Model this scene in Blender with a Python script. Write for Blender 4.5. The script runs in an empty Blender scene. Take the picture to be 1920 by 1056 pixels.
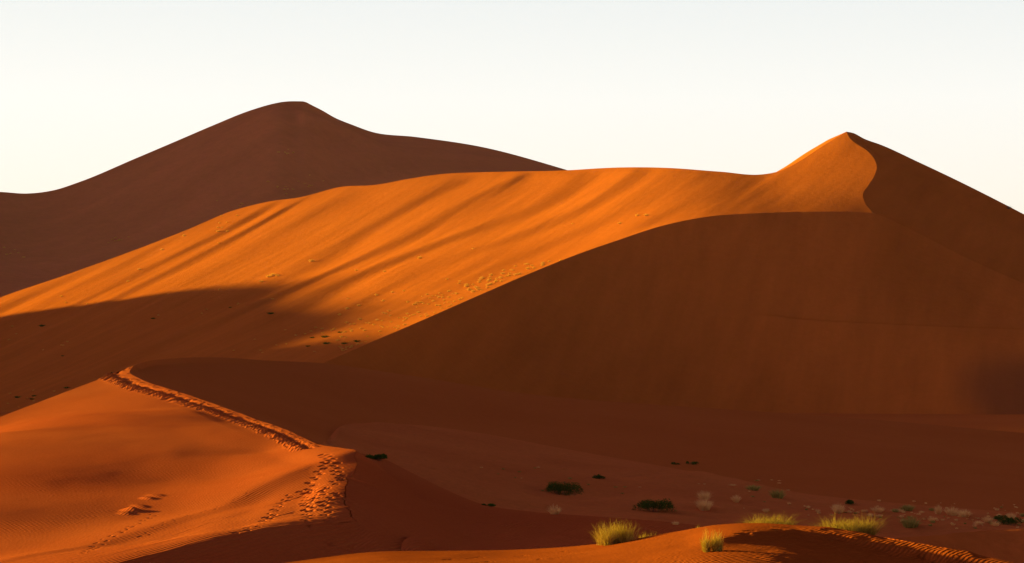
import bpy, math, random
import numpy as np
from mathutils import Vector

random.seed(7)
R = math.radians
sc = bpy.context.scene

# ------------------------------------------------------------------ camera
FPX = 4533.0          # focal length in photograph pixels (85 mm lens)
HOR = 600.0           # row of the true horizon in the photograph
CX = 960.0
cam_d = bpy.data.cameras.new('camera')
cam = bpy.data.objects.new('camera', cam_d)
sc.collection.objects.link(cam)
cam_d.lens = 85.0; cam_d.sensor_width = 36.0
cam_d.shift_y = (HOR - 528.0) / 1920.0
cam_d.clip_start = 0.5; cam_d.clip_end = 60000
cam.location = (0, 0, 0); cam.rotation_euler = (R(90), 0, 0)
sc.camera = cam

# ------------------------------------------------------------------ sun and sky
SUN_AZ = 26.0         # degrees the sun stands beyond the left side of the view
SUN_EL = 6.0
SX, SY, SZ = -math.cos(R(SUN_EL))*math.cos(R(SUN_AZ)), math.cos(R(SUN_EL))*math.sin(R(SUN_AZ)), math.sin(R(SUN_EL))
sun_d = bpy.data.lights.new('sun', 'SUN'); sun = bpy.data.objects.new('sun', sun_d)
sc.collection.objects.link(sun)
sun_d.energy = 5.0; sun_d.angle = R(1.4); sun_d.color = (1.0, 0.84, 0.10)
sun.rotation_euler = Vector((SX, SY, SZ)).to_track_quat('Z', 'Y').to_euler()
sun.location = (-60, 10, 40)

w = bpy.data.worlds.new('World'); sc.world = w; w.use_nodes = True
nt = w.node_tree; nt.nodes.clear()
def N(t, typ, **kw):
    n = t.nodes.new(typ)
    for k, v in kw.items(): setattr(n, k, v)
    return n
out = N(nt, 'ShaderNodeOutputWorld'); bg = N(nt, 'ShaderNodeBackground')
sky = N(nt, 'ShaderNodeTexSky', sky_type='NISHITA', sun_disc=False)
sky.sun_elevation = R(SUN_EL)
sky.sun_rotation = math.atan2(SX, SY)
sky.air_density = 1.0; sky.dust_density = 3.0; sky.ozone_density = 1.0
tc = N(nt, 'ShaderNodeTexCoord'); sep = N(nt, 'ShaderNodeSeparateXYZ')
nt.links.new(tc.outputs['Generated'], sep.inputs[0])
# dust veil: a bright pale belt above the horizon that thins out overhead
ramp = N(nt, 'ShaderNodeValToRGB')
cr = ramp.color_ramp
cr.elements[0].position = 0.0; cr.elements[0].color = (0.82, 0.75, 0.60, 1)
cr.elements[1].position = 1.0; cr.elements[1].color = (0.030, 0.020, 0.038, 1)
for p, c in ((0.05, (0.82, 0.80, 0.74, 1)), (0.09, (0.80, 0.805, 0.785, 1)), (0.131, (0.70, 0.73, 0.735, 1)), (0.22, (0.13, 0.105, 0.145, 1)), (0.5, (0.028, 0.018, 0.038, 1))):
    e = cr.elements.new(p); e.color = c
nt.links.new(sep.outputs['Z'], ramp.inputs[0])
mix = N(nt, 'ShaderNodeMix', data_type='RGBA', blend_type='MIX'); mix.inputs[0].default_value = 0.92
mul = N(nt, 'ShaderNodeVectorMath', operation='SCALE'); mul.inputs['Scale'].default_value = SKYK = 4.38
nt.links.new(ramp.outputs[0], mul.inputs[0])
dt = N(nt, 'ShaderNodeVectorMath', operation='DOT_PRODUCT'); nrm = N(nt, 'ShaderNodeVectorMath', operation='NORMALIZE')
nt.links.new(tc.outputs['Generated'], nrm.inputs[0]); nt.links.new(nrm.outputs[0], dt.inputs[0])
_g = Vector((SX, SY, 0.30)).normalized(); dt.inputs[1].default_value = _g
gl = N(nt, 'ShaderNodeMapRange', interpolation_type='SMOOTHSTEP'); gl.inputs[1].default_value = 0.66; gl.inputs[2].default_value = 1.0; gl.inputs[3].default_value = 0.0; gl.inputs[4].default_value = 1.0
nt.links.new(dt.outputs['Value'], gl.inputs[0])
gc = N(nt, 'ShaderNodeVectorMath', operation='SCALE'); gc.inputs[0].default_value = (2.9, 2.3, 2.9); nt.links.new(gl.outputs[0], gc.inputs['Scale'])
ga = N(nt, 'ShaderNodeVectorMath', operation='ADD'); nt.links.new(mul.outputs[0], ga.inputs[0]); nt.links.new(gc.outputs[0], ga.inputs[1])
nt.links.new(sky.outputs[0], mix.inputs[6]); nt.links.new(ga.outputs[0], mix.inputs[7])
nt.links.new(mix.outputs[2], bg.inputs[0]); bg.inputs[1].default_value = 0.10
nt.links.new(bg.outputs[0], out.inputs[0])

vs = sc.view_settings
vs.view_transform = 'Standard'; vs.look = 'None'; vs.gamma = 1.0
vs.exposure = 1.56

# ------------------------------------------------------------------ small numeric helpers
def W(px, py, d):
    return np.array([(px-CX)/FPX*d, d, (HOR-py)/FPX*d])
def proj(P):
    return P[..., 0]/P[..., 1]*FPX+CX, HOR-P[..., 2]/P[..., 1]*FPX

def curve(pts, n, world=False):
    """smooth (Catmull-Rom, chord length) curve through (px,py,d) points -> n world points"""
    P = np.array([p if world else W(*p) for p in pts], float)
    if len(P) == 2:
        t = np.linspace(0, 1, n)[:, None]; return P[0]*(1-t)+P[1]*t
    I = np.array([proj(p) for p in P])
    ds = np.sqrt(((I[1:]-I[:-1])**2).sum(1)) + 1e-3
    s = np.concatenate([[0], np.cumsum(ds)])
    M = np.zeros_like(P)
    M[1:-1] = ((P[1:-1]-P[:-2])/ds[:-1, None]*ds[1:, None] + (P[2:]-P[1:-1])/ds[1:, None]*ds[:-1, None])/(ds[1:, None]+ds[:-1, None])
    M[0] = (P[1]-P[0])/ds[0]; M[-1] = (P[-1]-P[-2])/ds[-1]
    q = np.linspace(0, s[-1], n); k = np.clip(np.searchsorted(s, q, side='right')-1, 0, len(ds)-1)
    h = ds[k][:, None]; t = ((q-s[k])/ds[k])[:, None]
    return (2*t**3-3*t**2+1)*P[k]+(t**3-2*t**2+t)*h*M[k]+(-2*t**3+3*t**2)*P[k+1]+(t**3-t**2)*h*M[k+1]

def hash2(i, j, seed):
    v = np.sin(i*127.1+j*311.7+seed*74.7)*43758.5453
    return v-np.floor(v)
def vnoise(x, y, seed=0):
    i = np.floor(x); j = np.floor(y); f = x-i; g = y-j
    f = f*f*f*(f*(f*6-15)+10); g = g*g*g*(g*(g*6-15)+10)
    a = hash2(i, j, seed); b = hash2(i+1, j, seed); c = hash2(i, j+1, seed); d = hash2(i+1, j+1, seed)
    return (a*(1-f)+b*f)*(1-g)+(c*(1-f)+d*f)*g-0.5
def fbm(x, y, seed=0, o=4):
    s = 0; a = 1
    for k in range(o):
        s = s+a*vnoise(x*2**k, y*2**k, seed+k*13); a *= 0.5
    return s

def coons(top, bottom, left, right, nu, nv, interior=(), us=None, vss=None, world=False):
    """grid (nv,nu,3) spanning four boundary curves; interior (px,py,d) points pull its height"""
    u = np.linspace(0, 1, nu) if us is None else us
    v = np.linspace(0, 1, nv) if vss is None else vss
    def rs(C, t):
        s = np.linspace(0, 1, len(C)); return np.stack([np.interp(t, s, C[:, k]) for k in range(3)], 1)
    T = rs(top, u); B = rs(bottom, u); L = rs(left, v); Rr = rs(right, v)
    U = u[None, :, None]; V = v[:, None, None]
    G = (1-V)*T[None]+V*B[None]+(1-U)*L[:, None]+U*Rr[:, None]
    G = G-((1-U)*(1-V)*T[0]+U*(1-V)*T[-1]+(1-U)*V*B[0]+U*V*B[-1])
    if len(interior):
        P = np.array([p if world else W(*p) for p in interior], float)
        g2 = G[::max(1, nv//150), ::max(1, nu//150)].reshape(-1, 3)
        res = []
        for p in P:
            k = np.argmin(((g2[:, :2]-p[:2])**2).sum(1)); res.append(p[2]-g2[k, 2])
        m = 26
        bs = np.concatenate([rs(top, np.linspace(0, 1, m)), rs(bottom, np.linspace(0, 1, m)), rs(left, np.linspace(0.03, .97, m)), rs(right, np.linspace(.03, .97, m))])
        C = np.concatenate([P, bs])[:, :2]; val = np.concatenate([res, np.zeros(len(bs))])
        sx = C.mean(0); sd = C.std(0).mean()*np.array([1, 1.0])
        Cn = (C-sx)/sd
        def K(A, Bm):
            r2 = ((A[:, None]-Bm[None])**2).sum(2); return 0.5*r2*np.log(r2+1e-9)
        n = len(Cn); A = np.zeros((n+3, n+3)); A[:n, :n] = K(Cn, Cn)+np.eye(n)*4e-3
        Pm = np.c_[np.ones(n), Cn]; A[:n, n:] = Pm; A[n:, :n] = Pm.T
        sol = np.linalg.solve(A, np.r_[val, 0, 0, 0])
        Q = (G[..., :2].reshape(-1, 2)-sx)/sd; outz = np.empty(len(Q))
        for a in range(0, len(Q), 60000):
            q = Q[a:a+60000]; outz[a:a+60000] = K(q, Cn)@sol[:n]+np.c_[np.ones(len(q)), q]@sol[n:]
        win = np.minimum(1, np.minimum(np.minimum(U, 1-U), np.minimum(V, 1-V))*12)[..., 0]; win = win*win*(3-2*win)
        G[..., 2] += outz.reshape(G.shape[:2])*win
    return G

def dist_poly(X, Y, poly):
    """signed distance (positive below/right of the line's travel) and along-parameter"""
    best = np.full(X.shape, 1e9); sg = np.zeros(X.shape); tt = np.zeros(X.shape)
    n = len(poly)-1
    for k in range(n):
        ax, ay = poly[k][:2]; bx, by = poly[k+1][:2]
        dx, dy = bx-ax, by-ay; L2 = dx*dx+dy*dy
        t = np.clip(((X-ax)*dx+(Y-ay)*dy)/L2, 0, 1)
        qx = X-(ax+t*dx); qy = Y-(ay+t*dy); D = np.hypot(qx, qy)
        m = D < best
        best = np.where(m, D, best); sg = np.where(m, np.sign(dx*qy-dy*qx), sg); tt = np.where(m, (k+t)/n, tt)
    return best*sg, tt

def ridge(G, poly, amp, wl, wr, ends=0.25, mask=1.0):
    """gentle rib of sand along a line; wl / wr = half widths (photo px) on its two sides"""
    X, Y = proj(G); s, t = dist_poly(X, Y, poly)
    wd = np.where(s < 0, wl, wr)
    fade = np.clip(t/ends, 0, 1)*np.clip((1-t)/ends, 0, 1); fade = fade*fade*(3-2*fade)
    G[..., 2] += amp*np.exp(-(s/wd)**2)*fade*mask

class Mesh:
    def __init__(s): s.v = []; s.f = []; s.n = 0
    def grid(s, G):
        nv, nu = G.shape[:2]; s.v.append(G.reshape(-1, 3))
        i = np.arange(nv-1)[:, None]*nu+np.arange(nu-1)[None]+s.n
        s.f.append(np.stack([i, i+nu, i+nu+1, i+1], -1).reshape(-1, 4)); s.n += nv*nu
    def back(s, C, steps):
        """fall of the far side behind a crest curve: steps of (dx,dy,z-absolute or None, dz)"""
        rows = [C]
        for dx, dy, dz in steps:
            rows.append(C+np.array([dx, dy, dz]))
        rows = np.array(rows)
        # smooth subdivision between rows
        t = np.linspace(0, len(rows)-1, (len(rows)-1)*6+1)
        G = np.stack([np.stack([np.interp(t, range(len(rows)), rows[:, j, k]) for k in range(3)], 1) for j in range(rows.shape[1])], 1)
        s.grid(G[::-1])
    def obj(s, name, mat, kind='structure'):
        V = np.concatenate(s.v); Fc = np.concatenate(s.f)
        me = bpy.data.meshes.new(name)
        me.vertices.add(len(V)); me.vertices.foreach_set('co', V.astype(np.float32).ravel())
        me.loops.add(Fc.size); me.loops.foreach_set('vertex_index', Fc.astype(np.int32).ravel())
        me.polygons.add(len(Fc)); me.polygons.foreach_set('loop_start', np.arange(0, Fc.size, 4, dtype=np.int32))
        me.polygons.foreach_set('loop_total', np.full(len(Fc), 4, np.int32))
        me.polygons.foreach_set('use_smooth', np.ones(len(Fc), bool))
        me.update(calc_edges=True); me.validate()
        me.materials.append(mat)
        o = bpy.data.objects.new(name, me); sc.collection.objects.link(o)
        if kind: o['kind'] = kind
        return o

# ------------------------------------------------------------------ materials
def sand(name, col, col2, ripple=None, rip_amt=0.3, grain=0.15, gscale=3.0, vscale=0.02, dark=None, streak=None):
    m = bpy.data.materials.new(name); m.use_nodes = True; t = m.node_tree
    b = t.nodes['Principled BSDF']; b.inputs['Roughness'].default_value = 0.95
    b.inputs['Specular IOR Level'].default_value = 0.0
    g = N(t, 'ShaderNodeNewGeometry')
    n1 = N(t, 'ShaderNodeTexNoise'); n1.inputs['Scale'].default_value = vscale; n1.inputs['Detail'].default_value = 5
    n1.inputs['Roughness'].default_value = 0.6
    t.links.new(g.outputs['Position'], n1.inputs['Vector'])
    mr = N(t, 'ShaderNodeMapRange'); mr.inputs[1].default_value = 0.3; mr.inputs[2].default_value = 0.7
    t.links.new(n1.outputs[0], mr.inputs[0])
    mx = N(t, 'ShaderNodeMix', data_type='RGBA'); mx.inputs[6].default_value = (*col, 1); mx.inputs[7].default_value = (*col2, 1)
    t.links.new(mr.outputs[0], mx.inputs[0])
    # fine grain speckle
    n2 = N(t, 'ShaderNodeTexNoise'); n2.inputs['Scale'].default_value = gscale; n2.inputs['Detail'].default_value = 6; n2.inputs['Roughness'].default_value = 0.7
    t.links.new(g.outputs['Position'], n2.inputs['Vector'])
    mr2 = N(t, 'ShaderNodeMapRange'); mr2.inputs[1].default_value = 0.25; mr2.inputs[2].default_value = 0.75
    mr2.inputs[3].default_value = 1-grain; mr2.inputs[4].default_value = 1+grain
    t.links.new(n2.outputs[0], mr2.inputs[0])
    sc2 = N(t, 'ShaderNodeVectorMath', operation='SCALE'); t.links.new(mx.outputs[2], sc2.inputs[0]); t.links.new(mr2.outputs[0], sc2.inputs['Scale'])
    last = sc2.outputs[0]
    if dark:      # a soft-edged oval of darker colour: centre, radii
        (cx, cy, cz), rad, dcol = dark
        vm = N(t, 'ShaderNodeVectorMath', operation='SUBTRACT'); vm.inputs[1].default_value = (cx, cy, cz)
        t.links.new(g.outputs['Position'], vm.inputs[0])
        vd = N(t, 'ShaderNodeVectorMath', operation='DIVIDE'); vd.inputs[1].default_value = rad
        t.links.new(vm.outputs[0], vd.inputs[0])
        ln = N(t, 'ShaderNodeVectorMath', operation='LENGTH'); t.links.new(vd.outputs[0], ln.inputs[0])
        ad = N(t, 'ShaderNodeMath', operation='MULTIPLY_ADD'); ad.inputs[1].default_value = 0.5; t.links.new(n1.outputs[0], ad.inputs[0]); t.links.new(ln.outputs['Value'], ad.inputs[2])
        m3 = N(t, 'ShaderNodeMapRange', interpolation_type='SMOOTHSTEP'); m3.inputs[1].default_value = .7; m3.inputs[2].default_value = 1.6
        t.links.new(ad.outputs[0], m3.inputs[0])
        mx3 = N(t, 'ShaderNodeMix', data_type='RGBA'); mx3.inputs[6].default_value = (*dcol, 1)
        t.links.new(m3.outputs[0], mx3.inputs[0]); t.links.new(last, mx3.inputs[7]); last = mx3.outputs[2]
    if streak:    # long faint streaks of coarser and finer sand lying along the slope
        sang, s1, s2, samt = streak
        mp_ = N(t, 'ShaderNodeMapping'); mp_.vector_type = 'POINT'; mp_.inputs['Rotation'].default_value = (0, 0, R(sang)); t.links.new(g.outputs['Position'], mp_.inputs['Vector'])
        mq = N(t, 'ShaderNodeVectorMath', operation='MULTIPLY'); mq.inputs[1].default_value = (s1, s2, s1*.3); t.links.new(mp_.outputs[0], mq.inputs[0])
        ns_ = N(t, 'ShaderNodeTexNoise'); ns_.inputs['Scale'].default_value = 1.0; ns_.inputs['Detail'].default_value = 6; ns_.inputs['Roughness'].default_value = .62; t.links.new(mq.outputs[0], ns_.inputs['Vector'])
        ms_ = N(t, 'ShaderNodeMapRange'); ms_.inputs[1].default_value = .3; ms_.inputs[2].default_value = .7; ms_.inputs[3].default_value = 1-samt; ms_.inputs[4].default_value = 1+samt
        t.links.new(ns_.outputs[0], ms_.inputs[0])
        sc3 = N(t, 'ShaderNodeVectorMath', operation='SCALE'); t.links.new(last, sc3.inputs[0]); t.links.new(ms_.outputs[0], sc3.inputs['Scale']); last = sc3.outputs[0]
    t.links.new(last, b.inputs['Base Color'])
    # bump: soft grain, plus wind ripples where they are near enough to see
    bp = N(t, 'ShaderNodeBump'); bp.inputs['Strength'].default_value = 0.35; bp.inputs['Distance'].default_value = 0.25/gscale
    t.links.new(n2.outputs[0], bp.inputs['Height'])
    t.links.new(bp.outputs[0], b.inputs['Normal'])
    if ripple:
        wl, ang, dist = ripple
        mp = N(t, 'ShaderNodeMapping'); mp.inputs['Rotation'].default_value = (0, 0, R(ang))
        t.links.new(g.outputs['Position'], mp.inputs['Vector'])
        wv = N(t, 'ShaderNodeTexWave', wave_type='BANDS', bands_direction='X', wave_profile='SIN')
        wv.inputs['Scale'].default_value = 0.31416/wl*1.0; wv.inputs['Distortion'].default_value = 2.5
        wv.inputs['Detail'].default_value = 2; wv.inputs['Detail Scale'].default_value = dist; wv.inputs['Detail Roughness'].default_value = 0.5
        t.links.new(mp.outputs[0], wv.inputs['Vector'])
        # ripples die out here and there
        n3 = N(t, 'ShaderNodeTexNoise'); n3.inputs['Scale'].default_value = 0.08; n3.inputs['Detail'].default_value = 2
        t.links.new(g.outputs['Position'], n3.inputs['Vector'])
        m4 = N(t, 'ShaderNodeMapRange'); m4.inputs[1].default_value = 0.25; m4.inputs[2].default_value = 0.5
        t.links.new(n3.outputs[0], m4.inputs[0])
        mm = N(t, 'ShaderNodeMath', operation='MULTIPLY'); t.links.new(wv.outputs['Fac'], mm.inputs[0]); t.links.new(m4.outputs[0], mm.inputs[1])
        b2 = N(t, 'ShaderNodeBump'); b2.inputs['Strength'].default_value = rip_amt; b2.inputs['Distance'].default_value = wl*0.16
        t.links.new(mm.outputs[0], b2.inputs['Height']); t.links.new(bp.outputs[0], b2.inputs['Normal'])
        t.links.new(b2.outputs[0], b.inputs['Normal'])
    return m

S_FAR  = sand('sand_far',  (0.64, 0.180, 0.070), (0.58, 0.165, 0.062), gscale=0.12, vscale=0.004, grain=.08, streak=(40, .03, .004, .08))
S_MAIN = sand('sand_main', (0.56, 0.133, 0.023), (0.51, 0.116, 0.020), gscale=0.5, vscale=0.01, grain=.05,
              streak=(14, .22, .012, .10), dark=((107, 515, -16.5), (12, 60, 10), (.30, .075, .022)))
S_LOW  = sand('sand_low',  (0.58, 0.135, 0.030), (0.52, 0.115, 0.025), gscale=1.0, vscale=0.02, grain=.10)
S_NEAR = sand('sand_near', (0.49, 0.104, 0.029), (0.42, 0.072, 0.020), ripple=(0.22, 18, 0.6), rip_amt=.7, gscale=6, vscale=.03)
S_BOWL = sand('sand_slip_face', (0.52, 0.121, 0.029), (0.47, 0.104, 0.024), gscale=2.0, vscale=.03, grain=.08)
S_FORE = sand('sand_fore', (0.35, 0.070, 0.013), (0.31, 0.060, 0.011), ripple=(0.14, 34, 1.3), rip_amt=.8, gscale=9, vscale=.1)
S_VAL  = sand('sand_valley', (0.61, 0.153, 0.043), (0.53, 0.123, 0.034), gscale=2.0, vscale=.06, grain=.12)

# ================================================================== THE LAND
# ---- far dune on the left, beyond everything ----
farsky = [(-500, 470, 2000), (-260, 395, 2060), (-100, 364, 2090), (0, 360, 2120), (50, 363, 2130), (100, 357, 2140), (150, 341, 2150), (250, 299, 2180), (330, 265, 2200),
          (400, 235, 2220), (470, 207, 2240), (515, 194, 2250), (525, 192, 2256), (557, 190, 2300), (572, 191, 2308), (584, 197, 2313), (602, 206, 2325), (630, 222, 2340), (662, 235, 2335), (695, 247, 2330),
          (780, 257, 2330), (900, 275, 2340), (1060, 318, 2350), (1250, 380, 2360), (1500, 470, 2380)]
fartop = curve(farsky, 420)
farbot = curve([(-500, 700, 1300), (-200, 690, 1400), (200, 680, 1500), (600, 680, 1600), (1000, 690, 1650), (1500, 700, 1700)], 420)
m = Mesh()
G = coons(fartop, farbot, curve([(-500, 470, 2000), (-500, 700, 1300)], 50), curve([(1500, 470, 2380), (1500, 700, 1700)], 50), 420, 220,
          interior=[(510, 200, 2215), (580, 226, 2190), (640, 246, 2190), (700, 264, 2230), (300, 400, 2000), (560, 400, 1980), (800, 360, 2120), (50, 480, 1900)])
G[..., 2] += fbm(G[..., 0]/120, G[..., 1]/160, 3, 5)*9*np.linspace(0, 1, 220)[:, None]**.5
ridge(G, [(520, 206), (560, 219), (610, 237), (665, 256), (740, 278)], 6.0, 10, 8, .35)
m.grid(G); m.back(fartop, [(20, 60, -18), (60, 300, -140), (120, 700, -330)])
m.obj('far_dune', S_FAR)

# ---- main dune: lit windward slope, sinuous crest, dark slip faces ----
# distance of the windward face and its crests as one smooth function of direction
_pf = np.polyfit([-200, -60, -2, 50, 100, 160, 215, 260, 320, 380], [300, 385, 450, 530, 600, 690, 780, 855, 955, 1060], 4)
def _d0(px, py, zx=0.23): return np.polyval(_pf, (600-py)-zx*(px-960))
_ctl = [(1240, 424, 598), (1330, 406, 600), (1420, 400, 600), (1530, 397, 599), (1636, 399, 599), (1160, 450, 594), (1080, 478, 586), (1618, 364, 634), (1644, 313, 688), (1606, 270, 748), (1587, 247, 776), (1430, 327, 718)]
_zer = [(-260, 900), (-260, 662), (0, 558), (0, 800), (300, 740), (600, 681), (800, 597), (1000, 510), (250, 470), (440, 395), (640, 352), (830, 328), (1060, 320), (600, 520), (300, 600), (900, 450)]
_C = np.array([(x, y) for x, y, _ in _ctl]+_zer, float); _V = np.array([d-_d0(x, y) for x, y, d in _ctl]+[0]*len(_zer))
def _K(A, B):
    r2 = ((A[:, None]-B[None])**2).sum(2)/300**2; return r2*np.log(r2+1e-9)
_n = len(_C); _A = np.zeros((_n+3, _n+3)); _A[:_n, :_n] = _K(_C, _C)+np.eye(_n)*.03; _P = np.c_[np.ones(_n), _C/300]; _A[:_n, _n:] = _P; _A[_n:, :_n] = _P.T
_sol = np.linalg.solve(_A, np.r_[_V, 0, 0, 0])
def DB(px, py):
    q = np.c_[np.ravel(px), np.ravel(py)].astype(float); r = np.empty(len(q))
    for a in range(0, len(q), 100000):
        z = q[a:a+100000]; r[a:a+100000] = _d0(z[:, 0], z[:, 1])+_K(z, _C)@_sol[:_n]+np.c_[np.ones(len(z)), z/300]@_sol[_n:]
    return r.reshape(np.shape(px)) if np.ndim(px) else float(r[0])
def dd(pts): return [(x, y, DB(x, y)) for x, y in pts]
def onface(C):      # put a curve exactly on that face
    X, Y = proj(C); D = DB(X, Y); return np.stack([(X-CX)/FPX*D, D, (HOR-Y)/FPX*D], -1)
sky_m = onface(curve(dd([(-260, 662), (-100, 600), (0, 558), (120, 517), (250, 470), (350, 432), (440, 395), (500, 380), (560, 372), (640, 352), (700, 349), (760, 338),
               (830, 328), (950, 323), (1060, 320), (1150, 315), (1250, 315), (1350, 322), (1430, 327), (1465, 320), (1500, 302), (1545, 272), (1587, 247)]), 700))
S_PTS = dd([(1587, 247), (1593, 259), (1606, 270), (1627, 284), (1640, 300), (1644, 313), (1640, 328), (1627, 349), (1618, 364), (1621, 379), (1636, 399)])
screst = onface(curve(S_PTS, 200))
crest_r = dd([(600, 681), (700, 640), (800, 597), (900, 553), (1000, 510), (1080, 478), (1160, 450), (1240, 424), (1330, 406), (1420, 400), (1530, 397), (1600, 397.5), (1636, 399)])
bot_l = dd([(-260, 900), (-100, 840), (100, 790), (300, 745), (450, 712), (600, 681)])
bot_m = onface(curve(bot_l+crest_r[1:], 900))
left_m = curve(dd([(-260, 662), (-260, 740), (-260, 820), (-260, 900)]), 80)
NU, NV = 900, 620
def pxl(C): return np.stack([*proj(C), np.zeros(len(C))], -1)
Q = coons(pxl(sky_m), pxl(bot_m), pxl(left_m), pxl(screst), NU, NV)
_D = DB(Q[..., 0], Q[..., 1]); G = np.stack([(Q[..., 0]-CX)/FPX*_D, _D, (HOR-Q[..., 1])/FPX*_D], -1)
px_, py_ = proj(G)
edge = np.clip(np.minimum(np.linspace(0, 1, NV)[:, None], 1-np.linspace(0, 1, NV)[:, None])*14, 0, 1)*np.clip((1-np.linspace(0, 1, NU)[None])*12, 0, 1)
a = math.atan2(230, 60); px2 = G[..., 0]*math.sin(a)-G[..., 1]*math.cos(a); q2 = G[..., 0]*math.cos(a)+G[..., 1]*math.sin(a)
sky_free = np.clip(np.linspace(0, 1, NV)[:, None]*30, 0, 1)
G[..., 2] += (fbm(px2/15, q2/260, 5, 2)*0.25*np.clip((1300-px_)/400, 0.02, 1))*edge
G[..., 2] += fbm(px2/5, q2/90, 15, 2)*0.10*edge
_ph = 2*np.pi*(px2/31+1.9*vnoise(px2/60, q2/190, 91)+.6*vnoise(px2/22, q2/110, 92))      # flutes: slow rise to the right, quick fall
_am = (.24+.46*vnoise(px2/34, q2/75, 93)).clip(.02, .5)*np.clip((1380-px_)/260, 0, 1)
G[..., 2] += (np.sin(_ph)-.2*np.sin(2*_ph))*_am*edge
mk = np.clip((1-np.linspace(0, 1, NV)[:, None])*9, 0, 1)*np.clip((1-np.linspace(0, 1, NU)[None])*12, 0, 1)
for poly, amp, wd, wlit in (      # ribs: narrow shaded side, broad lit side
        ([(760, 325), (700, 350), (620, 385), (540, 414), (460, 447), (360, 490)], .85, 15, 40),
        ([(900, 312), (840, 336), (760, 368), (680, 404), (600, 440), (520, 478)], .9, 16, 42),
        ([(1050, 312), (960, 345), (880, 376), (800, 410), (700, 452), (580, 505)], .9, 18, 46),
        ([(1290, 345), (1190, 375), (1100, 404), (1010, 438), (900, 482), (780, 535)], 1.0, 18, 60),
        ([(1150, 330), (1060, 360), (960, 398), (860, 440), (740, 492)], .45, 14, 34),
        ([(620, 362), (540, 392), (460, 424), (380, 456), (280, 500)], .6, 13, 32),
        ([(500, 395), (430, 424), (350, 458), (260, 496)], .4, 10, 26),
        ([(1240, 400), (1150, 432), (1050, 470), (930, 520)], .45, 14, 34),
        ([(980, 465), (880, 500), (780, 540), (700, 575)], .5, 13, 30),
        ([(820, 470), (720, 505), (620, 545), (520, 590)], .5, 13, 30),
        ([(640, 470), (540, 508), (430, 548), (300, 600)], .45, 12, 28),
        ([(440, 512), (320, 552), (210, 590), (100, 630), (0, 668)], .9, 16, 36),
        ([(300, 505), (200, 545), (100, 585), (0, 622)], .6, 14, 32),
        ([(640, 566), (500, 610), (350, 660), (200, 712), (80, 750)], .8, 16, 36),
        ([(560, 640), (430, 668), (300, 710), (180, 750)], .6, 14, 30)):
    ridge(G, poly, amp*.45, wd*1.1, wlit, .35, mask=mk)
ridge(G, [(1590, 246), (1530, 282), (1470, 322), (1410, 362), (1345, 405)], 0.12, 24, 6, .3, mask=mk)
B1 = G
m = Mesh(); m.grid(G)
m.back(sky_m, [(-4, 14, -1.5), (20, 90, -22), (60, 260, -80)])
# upper right slip face
DP = DB(1587, 247)
skyr = curve([(1587, 247, DP), (1598, 249, DP-1), (1622, 261, DP-4), (1650, 271, DP-8), (1720, 303, DP-22), (1800, 341, DP-35), (1860, 371, DP-48), (1920, 402, DP-62), (2100, 500, DP-90), (2400, 640, DP-120)], 300)
D3 = crest_r[-1][2]
streak = [crest_r[-1], (1660, 408, D3+1), (1700, 427, D3+1), (1750, 452, D3-2), (1800, 478, D3-8), (1860, 506, D3-16), (1920, 532, D3-25), (2100, 610, D3-60), (2400, 700, D3-110)]
stk = curve(streak, 300)
Lf = curve([(2400, 640, DP-120), (2400, 700, D3-110)], 60)
G = coons(skyr, stk, screst, Lf, 300, 260)
X, Y = proj(G)
G[..., 2] += fbm(G[..., 0]/25, G[..., 1]/60, 8, 3)*.5*np.clip(np.linspace(0, 1, 300)[None]*6, 0, 1)*np.clip((1-np.linspace(0, 1, 260)[:, None])*6, 0, 1)*np.clip(np.linspace(0, 1, 260)[:, None]*6, 0, 1)
m.grid(G); m.back(skyr, [(20, 30, -14), (80, 150, -60), (140, 320, -110)])
# great slip face under the crest
_m = bot_m[np.argmin(np.abs(proj(bot_m)[0]-600)):]; top3 = np.concatenate([_m, stk[1:]])
_s = np.linspace(0, 1, len(top3))
bot3 = curve([(600, 686, 448), (700, 720, 470), (850, 765, 495), (1000, 790, 512), (1200, 800, 528), (1400, 805, 530), (1600, 812, 518), (1900, 830, 490), (2400, 870, 420)], 900)
G = coons(top3, bot3, curve([crest_r[0], (600, 686, 448)], 20), curve([(2400, 700, D3-110), (2400, 870, 420)], 60), 900, 260)
_w = 4
for _r in range(1, 260):
    _h = int(2+150*(_r/259)**1.3); _p = G[_r]
    _pp = np.concatenate([2*_p[0]-_p[1:_h+1][::-1], _p, 2*_p[-1]-_p[-_h-1:-1][::-1]])
    _c = np.cumsum(np.concatenate([np.zeros((1, 3)), _pp]), 0); _q = (_c[2*_h+1:]-_c[:-2*_h-1])/(2*_h+1)
    G[_r] = _q
V_ = np.linspace(0, 1, 260)[:, None]
G[..., 2] += fbm(G[..., 0]/38, G[..., 1]/40, 9, 3)*1.7*np.clip(V_*5, 0, 1)*np.clip(np.linspace(0, 1, 900)[None]*4, 0, 1)
_mk = np.clip(V_*5, 0, 1)
ridge(G, [(1400, 596), (1480, 611), (1560, 617), (1700, 624), (1830, 629), (1920, 632), (2150, 642), (2400, 655)], 1.5, 10, 70, .12, mask=_mk)
m.grid(G)
m.obj('main_dune', S_MAIN)

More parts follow.
